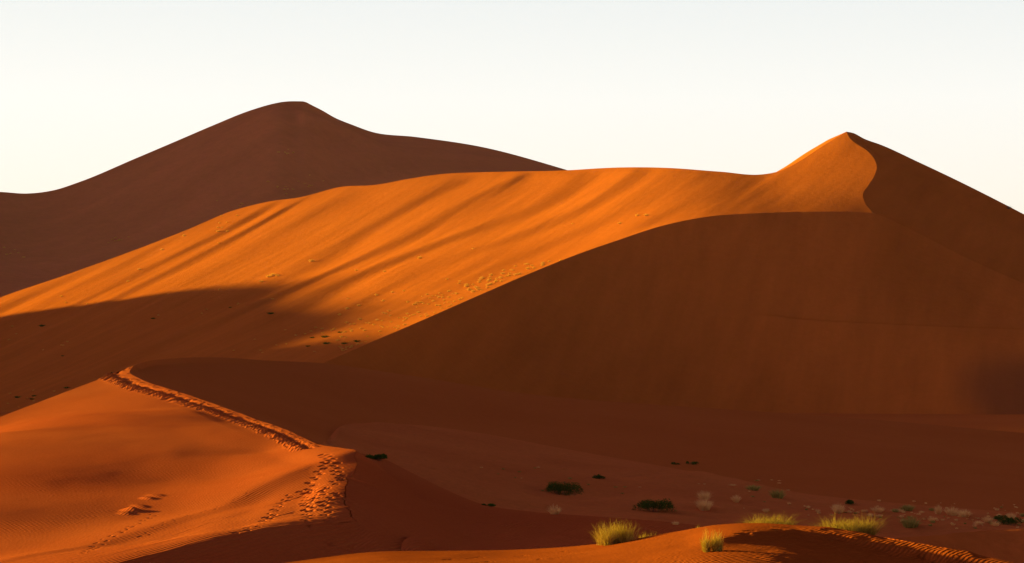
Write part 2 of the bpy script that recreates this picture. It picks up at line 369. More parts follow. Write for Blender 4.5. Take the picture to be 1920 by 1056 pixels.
# ---- near dune: lit flank, footprint crest, bowl-shaped slip face running off to the right ----
trail = [(250, 686, 240), (243, 697, 234), (262, 710, 226), (310, 727, 214), (360, 743, 203), (420, 764, 188), (480, 786, 173), (540, 808, 158), (575, 824, 148), (600, 834, 141)]
tip = [(600, 834, 141), (622, 838, 137), (645, 841, 134), (668, 847, 131), (664, 856, 129), (669, 866, 127), (666, 882, 123), (652, 900, 119), (645, 925, 113), (648, 948, 108.5), (656, 966, 105.5), (668, 978, 104)]
rim = [(250, 686, 240), (270, 679, 252), (330, 672, 275), (400, 670, 295), (500, 676, 315), (600, 681, 326), (760, 703, 330), (1000, 740, 335), (1200, 757, 340), (1400, 770, 345), (1650, 788, 350), (1920, 812, 352), (2400, 850, 355)]
skyE = curve([(-420, 905, 150), (-200, 862, 168), (0, 782, 200), (110, 740, 218), (220, 698, 236), (250, 686, 240)], 500)
rightE = curve(trail+tip[1:], 1400)
_k = np.arange(1400); _w = np.clip((_k-1120)/60, 0, 1)
rightE[:, 0] += _w*(fbm(_k/9.0, _k*0, 77, 3)*.16)
botE = curve([(-420, 1400, 60), (-150, 1150, 75), (100, 1085, 82), (220, 1056, 86), (310, 1033, 89.5), (400, 1011, 93), (460, 1000, 95.5), (520, 989, 98), (600, 984, 101), (668, 978, 104)], 500)
leftE = curve([(-420, 905, 150), (-420, 1100, 95), (-420, 1400, 60)], 200)
NU, NV = 560, 1500
uu = 1-(1-np.linspace(0, 1, NU))**1.7
G = coons(skyE, botE, leftE, rightE, NU, NV, us=uu,
          world=True, interior=[(-15, 130, -8.40), (-18, 130, -8.75), (-24, 130, -8.47), (-30, 130, -8.55),
                    (-15, 143, -7.93), (-20, 143, -7.76), (-28, 143, -7.72), (-36, 143, -8.2),
                    (-20, 160, -7.28), (-27, 160, -7.20), (-36, 160, -7.75), (-25, 180, -6.87), (-33, 180, -7.2),
                    (-12, 115, -8.75), (-16, 115, -9.2), (-22, 115, -9.33), (-28, 115, -9.35),
                    (-12, 100, -8.75), (-16, 100, -9.3), (-22, 100, -9.75), (-30, 100, -10.0)])
Eg = G
# footprints: dents with a pushed-up rim and little slumps of sand running down the lit side
def stamp(G, cx, cy, rx, ry, ang, depth, rim_h, sub):
    """elliptical dent in world xy"""
    X = G[..., 0]; Y = G[..., 1]
    dx = X-cx; dy = Y-cy
    m_ = (np.abs(dx) < 5*rx+ry*2) & (np.abs(dy) < 5*ry+rx*2)
    if not m_.any(): return
    dx = dx[m_]; dy = dy[m_]
    u = (dx*math.cos(ang)+dy*math.sin(ang))/rx; v = (-dx*math.sin(ang)+dy*math.cos(ang))/ry
    r2 = u*u+v*v
    G[..., 2][m_] += -depth*np.exp(-r2**1.6)+rim_h*np.exp(-((np.sqrt(r2)-1.45)/.42)**2)
# main trail along the crest, just inside the lit side
tw = curve(trail[:-1]+[(588, 834, 144), (606, 850, 138)], 600); L = np.r_[0, np.cumsum(np.hypot(*(tw[1:]-tw[:-1])[:, :2].T))]
s = 1.0; k = 0
rng = random.Random(4)
while s < L[-1]-.5:
    i = np.searchsorted(L, s); p = tw[min(i, 599)]; t_ = tw[min(i+3, 599)]-tw[max(i-3, 0)]
    ang = math.atan2(t_[1], t_[0]); nx, ny = math.sin(ang), -math.cos(ang)   # travel is towards the camera: left side of crest
    f_ = p[1]/215; off = (.95+0.15*(k % 2)+rng.uniform(-.18, .18))*f_
    cx, cy = p[0]+nx*off*1.0, p[1]+ny*off
    stamp(G, cx, cy, rng.uniform(.30, .46)*f_, rng.uniform(.24, .36)*f_, ang+rng.uniform(-.6, .6), rng.uniform(.07, .14)*f_, .0, 0)
    ll = rng.uniform(.8, 1.1)*f_
    stamp(G, cx+nx*ll, cy+ny*ll, rng.uniform(.22, .34)*f_, rng.uniform(.4, .75)*f_, ang+rng.uniform(-.3, .3), -rng.uniform(.13, .26)*f_, 0, 0)
    if rng.random() < .6: stamp(G, cx-nx*.6*f_, cy-ny*.6*f_, .2*f_, .22*f_, ang, -rng.uniform(.03, .07)*f_, 0, 0)
    s += rng.uniform(.55, 1.0)*f_; k += 1
def walk(G, pts, step=.7, wob=.14, sz=1.0, seed=1, dep=.13):
    rng = random.Random(seed)
    X, Y = proj(G); c = []
    C = []
    for (x, y) in pts:
        k = np.argmin((X-x)**2+(Y-y)**2); C.append(G.reshape(-1, 3)[k].copy())
    C = np.array(C); d = np.r_[0, np.cumsum(np.hypot(*(C[1:]-C[:-1])[:, :2].T))]
    s = 0; k = 0
    while s < d[-1]:
        x = np.interp(s, d, C[:, 0]); y = np.interp(s, d, C[:, 1]); x2 = np.interp(s+.3, d, C[:, 0]); y2 = np.interp(s+.3, d, C[:, 1])
        ang = math.atan2(y2-y, x2-x) if s+.3 < d[-1] else 0
        o = wob*(1 if k % 2 else -1)+rng.uniform(-.05, .05)
        stamp(G, x-math.sin(ang)*o, y+math.cos(ang)*o, .20*sz*rng.uniform(.7, 1.3), .13*sz*rng.uniform(.8, 1.2), ang+rng.uniform(-.5, .5), dep*rng.uniform(.35, 1.0), .004, 0)
        s += step*rng.uniform(.75, 1.7); k += 1
walk(G, [(606, 852), (622, 862), (632, 872), (628, 884), (640, 896)], seed=2, sz=1.2)
walk(G, [(612, 866), (602, 882), (585, 905), (575, 935), (578, 965), (580, 980)], seed=3, sz=1.2)
walk(G, [(640, 896), (622, 908), (602, 922), (592, 945), (575, 960)], seed=4, sz=1.2)
walk(G, [(632, 925), (618, 938), (608, 955), (615, 970), (622, 982)], seed=6, sz=1.25, step=.62)
walk(G, [(600, 920), (560, 920), (540, 930), (522, 950), (505, 970), (480, 985), (440, 1003)], seed=7, sz=1.0)
walk(G, [(470, 925), (420, 948), (360, 965), (300, 985), (260, 1010)], seed=8, sz=.6, dep=.04)
walk(G, [(290, 965), (240, 990), (190, 1015), (150, 1040)], seed=9, sz=.8, dep=.07)
# two small nebkha humps
for hx, hy, hh, ra, rb_ in ((243, 960, .12, .34, .34), (252, 955, .10, .3, .4), (236, 965, .07, .3, .3), (262, 951, .07, .3, .4), (278, 936, .10, .3, .35), (292, 930, .07, .35, .4)):
    Xq, Yq = proj(G); kq = np.argmin((Xq-hx)**2+(Yq-hy)**2); pq = G.reshape(-1, 3)[kq].copy()
    stamp(G, pq[0], pq[1], ra, rb_*2.0, .5, -hh, 0, 0)
X_, Y_ = G[..., 0], G[..., 1]
G[..., 2] += fbm(X_/5, Y_/9, 21, 3)*.05*np.clip(np.linspace(0, 1, NV)[:, None]*20, 0, 1)
m = Mesh(); m.grid(G)
m.back(skyE, [(-2, 5, -.6), (-8, 20, -4), (-20, 50, -12)])
# bowl-shaped slip face
rimc = curve(rim, 500)
toe = curve([(600, 834, 141), (610, 828, 185), (640, 799, 250), (700, 795, 280), (780, 797, 290), (900, 812, 290), (1050, 840, 285), (1300, 885, 265), (1500, 924, 248), (1700, 945, 240), (1920, 962, 235), (2400, 1000, 225)], 500)
leftB = curve(trail, 500)
G = coons(rimc, toe, leftB, curve([(2400, 850, 355), (2400, 1000, 225)], 60), 500, 500)
G[..., 2] += fbm(G[..., 0]/10, G[..., 1]/12, 23, 3)*.25*np.clip(np.linspace(0, 1, 500)[:, None]*8, 0, 1)*np.clip(np.linspace(0, 1, 500)[None]*8, 0, 1)*np.clip((1-np.linspace(0, 1, 500)[:, None])*8, 0, 1)
mb = Mesh(); mb.grid(G); mb.back(rimc, [(0, 5, -.5), (3, 22, -5), (5, 55, -14)]); mb.obj('slip_face', S_BOWL)
# slip face to the right of the ragged tip
_i = np.argmin(np.abs(rightE[:, 1]-141)+(_k < 900)*99); tipc = rightE[_i:]
low = curve([(600, 834, 141), (640, 850, 150), (700, 880, 170), (800, 930, 165), (900, 975, 145), (960, 1010, 128), (960, 1050, 110), (900, 1090, 100), (760, 1090, 96)], 400)
G = coons(tipc, low, curve([(600, 834, 141), (600, 834.5, 141.2)], 10), curve([(668, 978, 104), (700, 1010, 101), (760, 1090, 96)], 60), 400, 160)
m.grid(G)
# camera-side slope of the lit spur
b2 = curve([(-420, 1600, 50), (-150, 1350, 62), (220, 1230, 74), (400, 1220, 80), (520, 1200, 84), (668, 1170, 88), (760, 1090, 96)], 400)
sp = curve([(-420, 1400, 60), (-150, 1150, 75), (100, 1085, 82), (220, 1056, 86), (310, 1033, 89.5), (400, 1011, 93), (460, 1000, 95.5), (520, 989, 98), (600, 984, 101), (668, 978, 104), (700, 1010, 101), (760, 1090, 96)], 400)
G = coons(sp, b2, curve([(-420, 1400, 60), (-420, 1600, 50)], 30), curve([(760, 1090, 96), (760, 1090.5, 95.9)], 30), 400, 160)
walk(G, [(590, 990), (600, 1005), (620, 1020), (650, 1035)], seed=11, sz=1.1, dep=.12)
walk(G, [(625, 985), (650, 1000), (660, 1015), (655, 1030)], seed=12, sz=1.1, dep=.12)
m.grid(G)
_x = np.linspace(-8, 16, 40)[None]; _y = np.linspace(66, 126, 60)[:, None]
m.grid(np.stack([_x+0*_y, _y+0*_x, -10.9+1.66*np.exp(-((_x+4.2)/1.5)**2-((_y-103)/7)**2)], -1))
m.obj('near_dune', S_NEAR)

# ---- valley floor ----
vb = curve([(600, 836, 140.8), (650, 930, 138), (800, 965, 150), (1000, 1000, 165), (1300, 1020, 160), (1600, 1040, 155), (1920, 1050, 150), (2400, 1100, 140)], 500)
G = coons(toe, vb, curve([(600, 834, 141), (600, 836, 140.8)], 10), curve([(2400, 1000, 225), (2400, 1100, 140)], 60), 900, 500)
_e = np.clip(np.linspace(0, 1, 500)[:, None]*12, 0, 1)*np.clip(np.linspace(0, 1, 900)[None]*12, 0, 1)
G[..., 2] += (fbm(G[..., 0]/16+G[..., 1]/60, G[..., 1]/9, 31, 3)*1.3+fbm(G[..., 0]/3.5, G[..., 1]/3, 33, 3)*.22)*_e
m = Mesh(); m.grid(G); m.back(vb, [(0, -8, -.6), (0, -30, -2), (0, -100, -4)]); m.obj('valley_floor', S_VAL)

# ---- ridge of the slip face seen between tip and valley: low spur (photo 670,850 -> 1200,965)
spur = curve([(640, 846, 150), (670, 852, 148), (740, 885, 143), (800, 915, 139), (870, 943, 135), (960, 957, 132), (1080, 966, 128), (1200, 975, 124), (1400, 1000, 118), (1600, 1040, 110)], 300)
sb = curve([(606, 870, 130), (690, 960, 112), (760, 1010, 104), (850, 1060, 98), (950, 1075, 96), (1050, 1075, 96), (1150, 1080, 95), (1300, 1085, 94), (1450, 1090, 92), (1600, 1100, 90)], 300)
G = coons(spur, sb, curve([(640, 846, 150), (606, 870, 130)], 30), curve([(1600, 1040, 110), (1600, 1100, 90)], 30), 300, 160)
G[..., 2] += fbm(G[..., 0]/5, G[..., 1]/8, 41, 5)*.38*np.clip(np.linspace(0, 1, 160)[:, None]*5, 0, 1)
m = Mesh(); m.grid(G); m.back(spur, [(1, 3, -.3), (4, 12, -3), (8, 30, -8)]); m.obj('spur_dune', S_NEAR)

# ---- foreground dune ----
fsky0 = [(-400, 1180, 48), (100, 1110, 56), (400, 1075, 62), (560, 1052, 66), (700, 1035, 68), (830, 1033, 68), (960, 1031, 67), (1080, 1024, 65), (1180, 1012, 63), (1260, 998, 62), (1330, 988, 61), (1400, 987, 60), (1480, 994, 59), (1560, 1009, 58), (1640, 1025, 56.7), (1760, 1046, 54.7), (1850, 1062, 53.3), (1920, 1075, 52), (2300, 1134, 48)]
fsky = curve(fsky0, 900)
fbot = curve([(-400, 2200, 14), (300, 2000, 15), (960, 1900, 16), (1500, 1900, 16), (2300, 2000, 15)], 900)
G = coons(fsky, fbot, curve([(-400, 1180, 48), (-400, 2200, 14)], 60), curve([(2300, 1134, 48), (2300, 2000, 15)], 60), 900, 600,
          interior=[(1300, 1040, 48), (1500, 1034, 50), (1000, 1056, 53), (700, 1056, 58)], vss=np.linspace(0, 1, 600)**1.5)
G[..., 2] += fbm(G[..., 0]/2.5, G[..., 1]/4, 51, 3)*.05*np.clip(np.linspace(0, 1, 600)[:, None]*10, 0, 1)
ridge(G, [(1280, 1024), (1340, 1017), (1430, 1008), (1500, 1004), (1560, 1011), (1640, 1025), (1760, 1044), (1850, 1061), (2100, 1110)], .15, 30, 6, .22)
ridge(G, [(1480, 1002), (1560, 1011), (1640, 1026), (1760, 1046), (1850, 1063), (1960, 1085), (2100, 1110), (2300, 1150)], .13, 30, 5, .15)
_X, _Y = proj(G)
G[..., 2] += fbm(G[..., 0]/.55, G[..., 1]/.9, 55, 3)*.055*np.clip((_X-1380)/120, 0, 1)*np.clip((fbm(G[..., 0]/4, G[..., 1]/4, 56, 2)+.15)*6, 0, 1)*np.clip(np.linspace(0, 1, 600)[:, None]*200, 0, 1)
walk(G, [(820, 1050), (900, 1046), (980, 1042), (1060, 1034)], seed=31, sz=.9, dep=.06)
walk(G, [(880, 1056), (960, 1051), (1040, 1048)], seed=32, sz=.8, dep=.05)
walk(G, [(1385, 1000), (1440, 997), (1500, 1001)], seed=33, sz=.9, dep=.08, step=.5)
walk(G, [(1520, 1018), (1600, 1030), (1700, 1043), (1800, 1056)], seed=34, sz=1.0, dep=.09, step=.5)
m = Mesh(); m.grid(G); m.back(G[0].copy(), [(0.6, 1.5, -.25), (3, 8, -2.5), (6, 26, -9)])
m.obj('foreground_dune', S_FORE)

# ---- low ridge, right edge ----
rr = curve([(1380, 1052, 80), (1560, 1022, 82), (1660, 1010, 84), (1780, 1001, 85), (1860, 995, 86), (1920, 991, 86), (2300, 985, 86)], 300)
rb = curve([(1380, 1240, 74), (1560, 1230, 76), (1680, 1200, 77), (1780, 1190, 78), (1860, 1190, 78), (1920, 1190, 78), (2300, 1190, 78)], 300)
G = coons(rr, rb, curve([(1380, 1052, 80), (1380, 1240, 74)], 30), curve([(2300, 985, 86), (2300, 1190, 78)], 30), 300, 200)
G[..., 2] += fbm(G[..., 0]/1.2, G[..., 1]/1.5, 61, 3)*.12*np.clip(np.linspace(0, 1, 200)[:, None]*20, 0.3, 1)
m = Mesh(); m.grid(G); m.back(G[0].copy(), [(0.6, 1.5, -.2), (3, 12, -2.5), (6, 30, -8)]); m.obj('side_dune', S_LOW)

# ---- unseen dunes off to the west, ridges shaped for the shade they cast ----
XO = -400.0
OCCV = [(360, 8), (440, 22), (500, 38), (550, 44), (640, 44), (680, 41), (701, 39.3), (718, 42.6), (735, 45.5), (750, 46.5), (765, 46.5), (785, 46), (832, 48.5), (875, 49.5), (893, 45), (905, 35), (919, 27), (960, 23), (1150, 10), (1300, -10)]  # ridge heights fitted to the shadow edge on the main dune's lit slope
OCC = OCCV
oc = curve([(XO, y, z) for y, z in OCC], 400, world=True); oc[:, 2] += fbm(oc[:, 1]/16, 0*oc[:, 1], 88, 3)*2.4*(oc[:, 1] > 560)
mw = Mesh()
rows = []
for k, (dx, fz) in enumerate([(90, None), (60, .25), (30, .62), (12, .88), (0, 1), (-30, .93), (-120, .6), (-260, .2), (-380, None)]):
    r = oc.copy(); r[:, 0] += dx; r[:, 2] = -26 if fz is None else (oc[:, 2]+20)*fz-20
    rows.append(r)
mw.grid(np.array(rows)); mw.obj('unseen_shade_dune', S_LOW)
oc = curve([(-900, 1500, 0), (-900, 1610, 90), (-910, 1700, 200), (-920, 1900, 310), (-930, 2300, 365), (-930, 2700, 370), (-900, 3100, 300), (-900, 3500, 100)], 400, world=True)  # second unseen dune, added to keep the far dune in shade
mw = Mesh(); rows = []
for k, (dx, fz) in enumerate([(480, None), (300, .3), (150, .65), (60, .88), (0, 1), (-150, .93), (-500, .6), (-900, .25), (-1200, None)]):
    r = oc.copy(); r[:, 0] += dx; r[:, 2] = -30 if fz is None else (oc[:, 2]+20)*fz-20
    rows.append(r)
mw.grid(np.array(rows)); mw.obj('unseen_shade_dune', S_LOW)

# ---- plain to the horizon ----
xs = np.concatenate([-np.geomspace(14000, 200, 40), np.linspace(-180, 180, 19), np.geomspace(200, 14000, 40)])
ys = np.concatenate([np.linspace(-600, 400, 20), np.geomspace(440, 20000, 60)])
G = np.stack([xs[None]+0*ys[:, None], ys[:, None]+0*xs[None], -21+fbm(xs[None]/300+0*ys[:, None], ys[:, None]/300+0*xs[None], 71, 3)*4], -1)
m = Mesh(); m.grid(G); m.obj('desert_plain', S_LOW)

# ================================================================== PLANTS
bpy.context.view_layer.update()
DG = bpy.context.evaluated_depsgraph_get()
def hit(px, py):
    d = Vector(((px-CX)/FPX, 1.0, (HOR-py)/FPX)).normalized()
    ok, loc, n, i, o, mt = sc.ray_cast(DG, (0, 0, 0), d)
    return loc.copy() if ok else None
def ground(x, y):
    ok, loc, n, i, o, mt = sc.ray_cast(DG, (x, y, 500), (0, 0, -1))
    return loc.z if ok else -20

def plant_mat(name, c1, c2, trans=0.35):
    m = bpy.data.materials.new(name); m.use_nodes = True; t = m.node_tree
    t.nodes.clear(); o = N(t, 'ShaderNodeOutputMaterial')
    g = N(t, 'ShaderNodeNewGeometry'); mx = N(t, 'ShaderNodeMix', data_type='RGBA')
    mx.inputs[6].default_value = (*c1, 1); mx.inputs[7].default_value = (*c2, 1)
    t.links.new(g.outputs['Random Per Island'], mx.inputs[0])
    d = N(t, 'ShaderNodeBsdfDiffuse'); tr = N(t, 'ShaderNodeBsdfTranslucent'); ms = N(t, 'ShaderNodeMixShader'); ms.inputs[0].default_value = trans
    t.links.new(mx.outputs[2], d.inputs[0]); t.links.new(mx.outputs[2], tr.inputs[0])
    t.links.new(d.outputs[0], ms.inputs[1]); t.links.new(tr.outputs[0], ms.inputs[2]); t.links.new(ms.outputs[0], o.inputs[0])
    return m
M_GREEN = plant_mat('grass_green', (.27, .17, .022), (.44, .27, .032), .28)
M_STRAW = plant_mat('grass_straw', (.46, .29, .055), (.62, .39, .08), .28)
M_DRY = plant_mat('dry_grass', (.85, .48, .17), (.92, .64, .28), .3)
M_DRYG = plant_mat('dry_grass_green', (.22, .20, .04), (.60, .44, .12), .25)
M_BUSH = plant_mat('bush_leaf', (.030, .062, .008), (.075, .125, .018), .15)
M_TWIG = plant_mat('twig', (.10, .06, .035), (.22, .14, .08), 0)
M_FAR = plant_mat('far_tuft', (.70, .36, .07), (.84, .50, .12), .2)

def blades(name, rng, n, w, dep, h, bw, mat, lean=.5, hv=.5, kink=0.0, base=.55, droop=.3, groups=0):
    """n grass blades in an ellipse w x dep (m), height h; each a bent tapering strip"""
    V = []; F = []
    gr = [(rng.uniform(0, 6.283), math.sqrt(rng.random())*.85, rng.uniform(.55, 1.0), rng.uniform(.12, .28)) for _ in range(groups)]
    for _ in range(n):
        a = rng.uniform(0, 6.283); r = math.sqrt(rng.random()); gh = 1
        bx, by = math.cos(a)*r*w*.5*base, math.sin(a)*r*dep*.5*base
        if groups:
            ga_, gr_, gh, gs = rng.choice(gr); bx = (math.cos(ga_)*gr_+math.cos(a)*r*gs)*w*.5*base; by = (math.sin(ga_)*gr_+math.sin(a)*r*gs)*dep*.5*base; r *= .5
        hh = h*gh*(1-hv*rng.random())*(1-.35*r)
        out = lean*(.3+r)*rng.uniform(.5, 1.3)
        tx = math.cos(a)*out*w*.5+rng.uniform(-.12, .12)*w; ty = math.sin(a)*out*dep*.5+rng.uniform(-.12, .12)*dep
        f = rng.uniform(0, 3.14); wx, wy = math.cos(f)*bw*.5, math.sin(f)*bw*.5
        k0 = len(V); S = 4
        for s_ in range(S+1):
            t_ = s_/S; q = t_*t_
            x = bx+tx*(.35*t_+.65*q)+rng.uniform(-kink, kink); y = by+ty*(.35*t_+.65*q)+rng.uniform(-kink, kink)
            z = hh*(t_-droop*q*out)-0.03
            e = 1-.8*t_
            V += [(x-wx*e, y-wy*e, z), (x+wx*e, y+wy*e, z)]
        for s_ in range(S):
            i = k0+2*s_; F.append((i, i+1, i+3, i+2))
    me = bpy.data.meshes.new(name); me.from_pydata(V, [], F); me.materials.append(mat); me.update()
    return me
def leaves(name, rng, n, w, dep, h, ls, mat, lobes=5):
    """low mass of small leaf faces gathered in uneven lobes"""
    V = []; F = []
    L_ = [(rng.uniform(-.36, .36)*w, rng.uniform(-.3, .3)*dep, rng.uniform(.35, 1)*h*.5, rng.uniform(.13, .24)*w) for _ in range(lobes)]
    for _ in range(n):
        cx, cy, cz, rr_ = rng.choice(L_)
        th = rng.uniform(0, 6.283); ph = math.acos(rng.uniform(-.3, 1)); r = rng.uniform(.55, 1.08)
        x = cx+math.sin(ph)*math.cos(th)*rr_*r; y = cy+math.sin(ph)*math.sin(th)*rr_*r*dep/w*1.3; z = max(.01, cz+math.cos(ph)*h*.5*r)
        a = Vector((rng.gauss(0, 1), rng.gauss(0, 1), rng.gauss(0, 1))).normalized(); b = a.cross(Vector((rng.gauss(0, 1), rng.gauss(0, 1), rng.gauss(0, 1)))).normalized()
        k = len(V); l = ls*rng.uniform(.6, 1.4); P = Vector((x, y, z))
        V += [tuple(P-a*l), tuple(P+b*l*.4), tuple(P+a*l), tuple(P-b*l*.4)]; F.append((k, k+1, k+2, k+3))
    me = bpy.data.meshes.new(name); me.from_pydata(V, [], F); me.materials.append(mat); me.update()
    return me
def obj(name, me, parent=None, loc=None):
    o = bpy.data.objects.new(name, me); sc.collection.objects.link(o)
    if parent is not None: o.parent = parent
    if loc is not None: o.location = loc
    return o
def tag(o, label, cat, group=None):
    o['label'] = label; o['category'] = cat
    if group: o['group'] = group
    return o

rng = random.Random(11)
# --- bright clumps of dune grass on the foreground crest
def clump(px, d, wpx, hpx, label, n=900, seed=0, sink=0.0, front=None):
    rg = random.Random(seed)
    x = (px-CX)/FPX*d; z = ground(x, d)
    if front:
        P = hit(px, front); x, d, z = P
    w = wpx/FPX*d; h = hpx/FPX*d
    e = obj('grass_clump', None, loc=(x, d, z-sink)); tag(e, label, 'grass clump', 'clumps of grass along the foreground crest')
    obj('leaves', blades('leaves', rg, n, w, min(w, 1.0), h*.85, .012, M_GREEN, lean=.42, kink=.016, base=.85, droop=.12, hv=.7, groups=max(5, int(wpx/9))), e)
    obj('dry_stems', blades('dry_stems', rg, int(n*.7), w, min(w, 1.0), h*1.12, .009, M_STRAW, lean=.5, kink=.035, hv=.8, base=.85, droop=.1, groups=max(5, int(wpx/9))), e)
    return e
clump(1152, 62.5, 84, 58, 'bushy yellow-green grass clump glowing in the sun, leftmost on the foreground crest', 1100, 1)
clump(1333, 52.0, 44, 50, 'small straggly grass clump lower down on the rippled foreground sand, in front of the crest', 600, 2, front=1034)
clump(1450, 60.4, 122, 36, 'wide low yellow grass clump behind the top of the foreground crest', 900, 3, .05)
clump(1590, 58.4, 130, 46, 'wide yellow grass clump with a shaded green right end, rightmost on the foreground crest', 1100, 4, .05)
clump(1212, 64.0, 34, 34, 'thin faint grass tuft just right of the leftmost bright clump', 120, 5)
clump(1312, 63.0, 20, 22, 'few thin grass stalks standing on the crest left of the wide low clump', 60, 6)
clump(1332, 63.0, 24, 20, 'small pale grass tuft on the crest above the straggly clump', 90, 7)

# --- valley: dark green bushes
def bush(px, py, wpx, hpx, label, seed, n=1500):
    rg = random.Random(seed); P = hit(px, py); d = P.y; w = wpx/FPX*d; h = hpx/FPX*d
    e = obj('green_bush', None, loc=(P.x, P.y, P.z-.03)); tag(e, label, 'bush', 'dark green bushes on the valley floor')
    obj('foliage', leaves('foliage', rg, n, w*1.1, w*.8, h*.85, .06, M_BUSH, lobes=max(4, int(wpx/5))), e)
    obj('twigs', blades('twigs', rg, max(12, int(wpx)), w*1.05, w*.8, h*1.15, .03, M_TWIG, lean=1.0, kink=.05), e)
bush(1057, 928, 72, 32, 'largest dark green bush, sprawling low in the middle of the valley floor', 21, 3800)
bush(1226, 958, 68, 27, 'second large dark green bush, to the right of the largest, just above the crest grass', 22, 3600)
bush(705, 862, 38, 14, 'dark green bush half hidden behind the slip face beside the ragged crest tip', 23, 1500)
bush(1124, 898, 26, 10, 'small dark bush up the valley from the largest bush', 24, 700)
bush(1266, 871, 16, 6, 'left of two small dark bushes at the foot of the shaded slope', 25, 400)
bush(1297, 871, 22, 8, 'right of two small dark bushes at the foot of the shaded slope', 26, 500)
bush(916, 949, 26, 6, 'flat green bush peeping over the low shaded ridge', 27, 500)
bush(1599, 945, 24, 12, 'round dark grey-green bush on the right part of the valley floor', 28, 800)
bush(1890, 984, 44, 20, 'dark green bush by the right edge of the valley floor', 29, 1400)
bush(1872, 974, 26, 10, 'small dark bush just left of the one by the right edge', 30, 500)

# --- valley: pale dry tufts
TV = [(rng.random(), blades('tuft_blades', random.Random(40+k), 300, 1.0, 1.0, 1.3, .03, M_DRY, lean=.6, hv=.6, base=.6, droop=.15, kink=.02)) for k in range(3)]
TG = blades('tuft_blades_green', random.Random(50), 320, 1.0, 1.0, 1.3, .03, M_DRYG, lean=.55, hv=.5, base=.7, droop=.15, kink=.02)
def tuft(px, py, wpx, hpx, label, green=False, group='dry tufts on the valley floor', name='dry_tuft', me=None):
    P = hit(px, py)
    if P is None: return
    d = P.y
    o = obj(name, me or (TG if green else rng.choice(TV)[1]), loc=(P.x, P.y, P.z-.02))
    o.scale = (wpx/FPX*d, wpx/FPX*d, hpx/FPX*d); o.rotation_euler = (0, 0, rng.uniform(0, 6.28))
    tag(o, label, 'grass tuft' if name == 'dry_tuft' else name.replace('_', ' '), group)
    return o
for px, py, w_, h_, lab, g_ in (
        (1320, 936, 26, 18, 'pale dry tuft, the rear one of a close pair in the valley', 0),
        (1321, 956, 30, 24, 'pale dry tuft, the front one of a close pair in the valley', 0),
        (1380, 941, 18, 14, 'small pale tuft to the right of the close pair', 0),
        (1412, 919, 28, 11, 'low grey-green tuft drawn out along a small sand step', 1),
        (1458, 934, 28, 19, 'rounded grey-green tuft leaning right on a dark sand step', 1),
        (1572, 962, 24, 20, 'feathery pale tuft above the gap between the two wide crest clumps', 0),
        (1040, 964, 24, 18, 'wispy grey dead tuft on the low shaded ridge', 0),
        (1266, 984, 14, 8, 'tiny pale tuft on the sand behind the crest', 0),
        (1373, 911, 14, 4, 'flat pale tuft left of the drawn-out grey-green one', 0),
        (1621, 960, 12, 6, 'tiny pale tuft right of the round dark bush', 0),
        (1645, 960, 26, 11, 'pale tuft in the row on the right of the valley, leftmost of the larger ones', 0),
        (1682, 960, 24, 7, 'flat pale tuft at the left of the grey-green one in the row', 0),
        (1701, 957, 26, 12, 'grey-green tuft in the middle of the row', 1),
        (1707, 988, 36, 22, 'fresh green tuft standing alone in front of the row', 1),
        (1759, 964, 14, 18, 'thin upright straw-coloured tuft between the row and the wide pale tuft', 0),
        (1747, 977, 16, 9, 'small pale tuft below the thin upright one', 0),
        (1785, 966, 26, 18, 'left half of the wide pale double tuft near the right edge', 0),
        (1808, 969, 26, 15, 'right half of the wide pale double tuft near the right edge', 0),
        (1728, 962, 10, 5, 'tiny tuft between the grey-green one and the upright one', 0),
        (1646, 970, 9, 6, 'tiny tuft under the leftmost larger tuft of the row', 0),
        (1690, 970, 9, 5, 'tiny tuft above and left of the fresh green one', 0),
        (1835, 984, 20, 9, 'grey dead brush left of the bush at the right edge', 0),
        (1852, 979, 22, 12, 'pale dead brush against the small dark bush', 0),
        (1866, 986, 18, 10, 'pale dead brush in front of the small dark bush', 0),
        (1896, 972, 16, 12, 'pale tuft behind the dark bush by the right edge', 0),
        (1787, 985, 8, 5, 'tiny pale tuft below the wide double tuft', 0),
        (1827, 987, 8, 5, 'tiny pale tuft at the foot of the grey dead brush', 0)):
    tuft(px, py, w_, h_, lab, bool(g_))

for k in range(120):
    x = 1920-abs(rng.gauss(0, 1))*230; y = 972+rng.gauss(0, 1)*11-(1920-x)*.03
    if x < 1380 or y > 992: continue
    P = hit(x, y)
    if P is None or P.y < 120: continue
    z_ = rng.choice([3, 4, 5, 6, 8, 11])*rng.uniform(.8, 1.2)
    tuft(x, y, z_, z_*.6, 'tiny pale tuft among the many strewn over the right of the valley floor', rng.random() < .3, group='tiny tufts strewn over the right of the valley')
for k in range(26):
    x = rng.uniform(880, 1500); y = 880+(x-880)*.075+rng.gauss(0, 1)*13
    P = hit(x, y)
    if P is None or P.y < 120: continue
    z_ = rng.uniform(3, 6)
    tuft(x, y, z_*1.4, z_*.45, 'tiny dry tuft on the open middle of the valley floor', rng.random() < .5, group='tiny tufts on the middle of the valley floor')
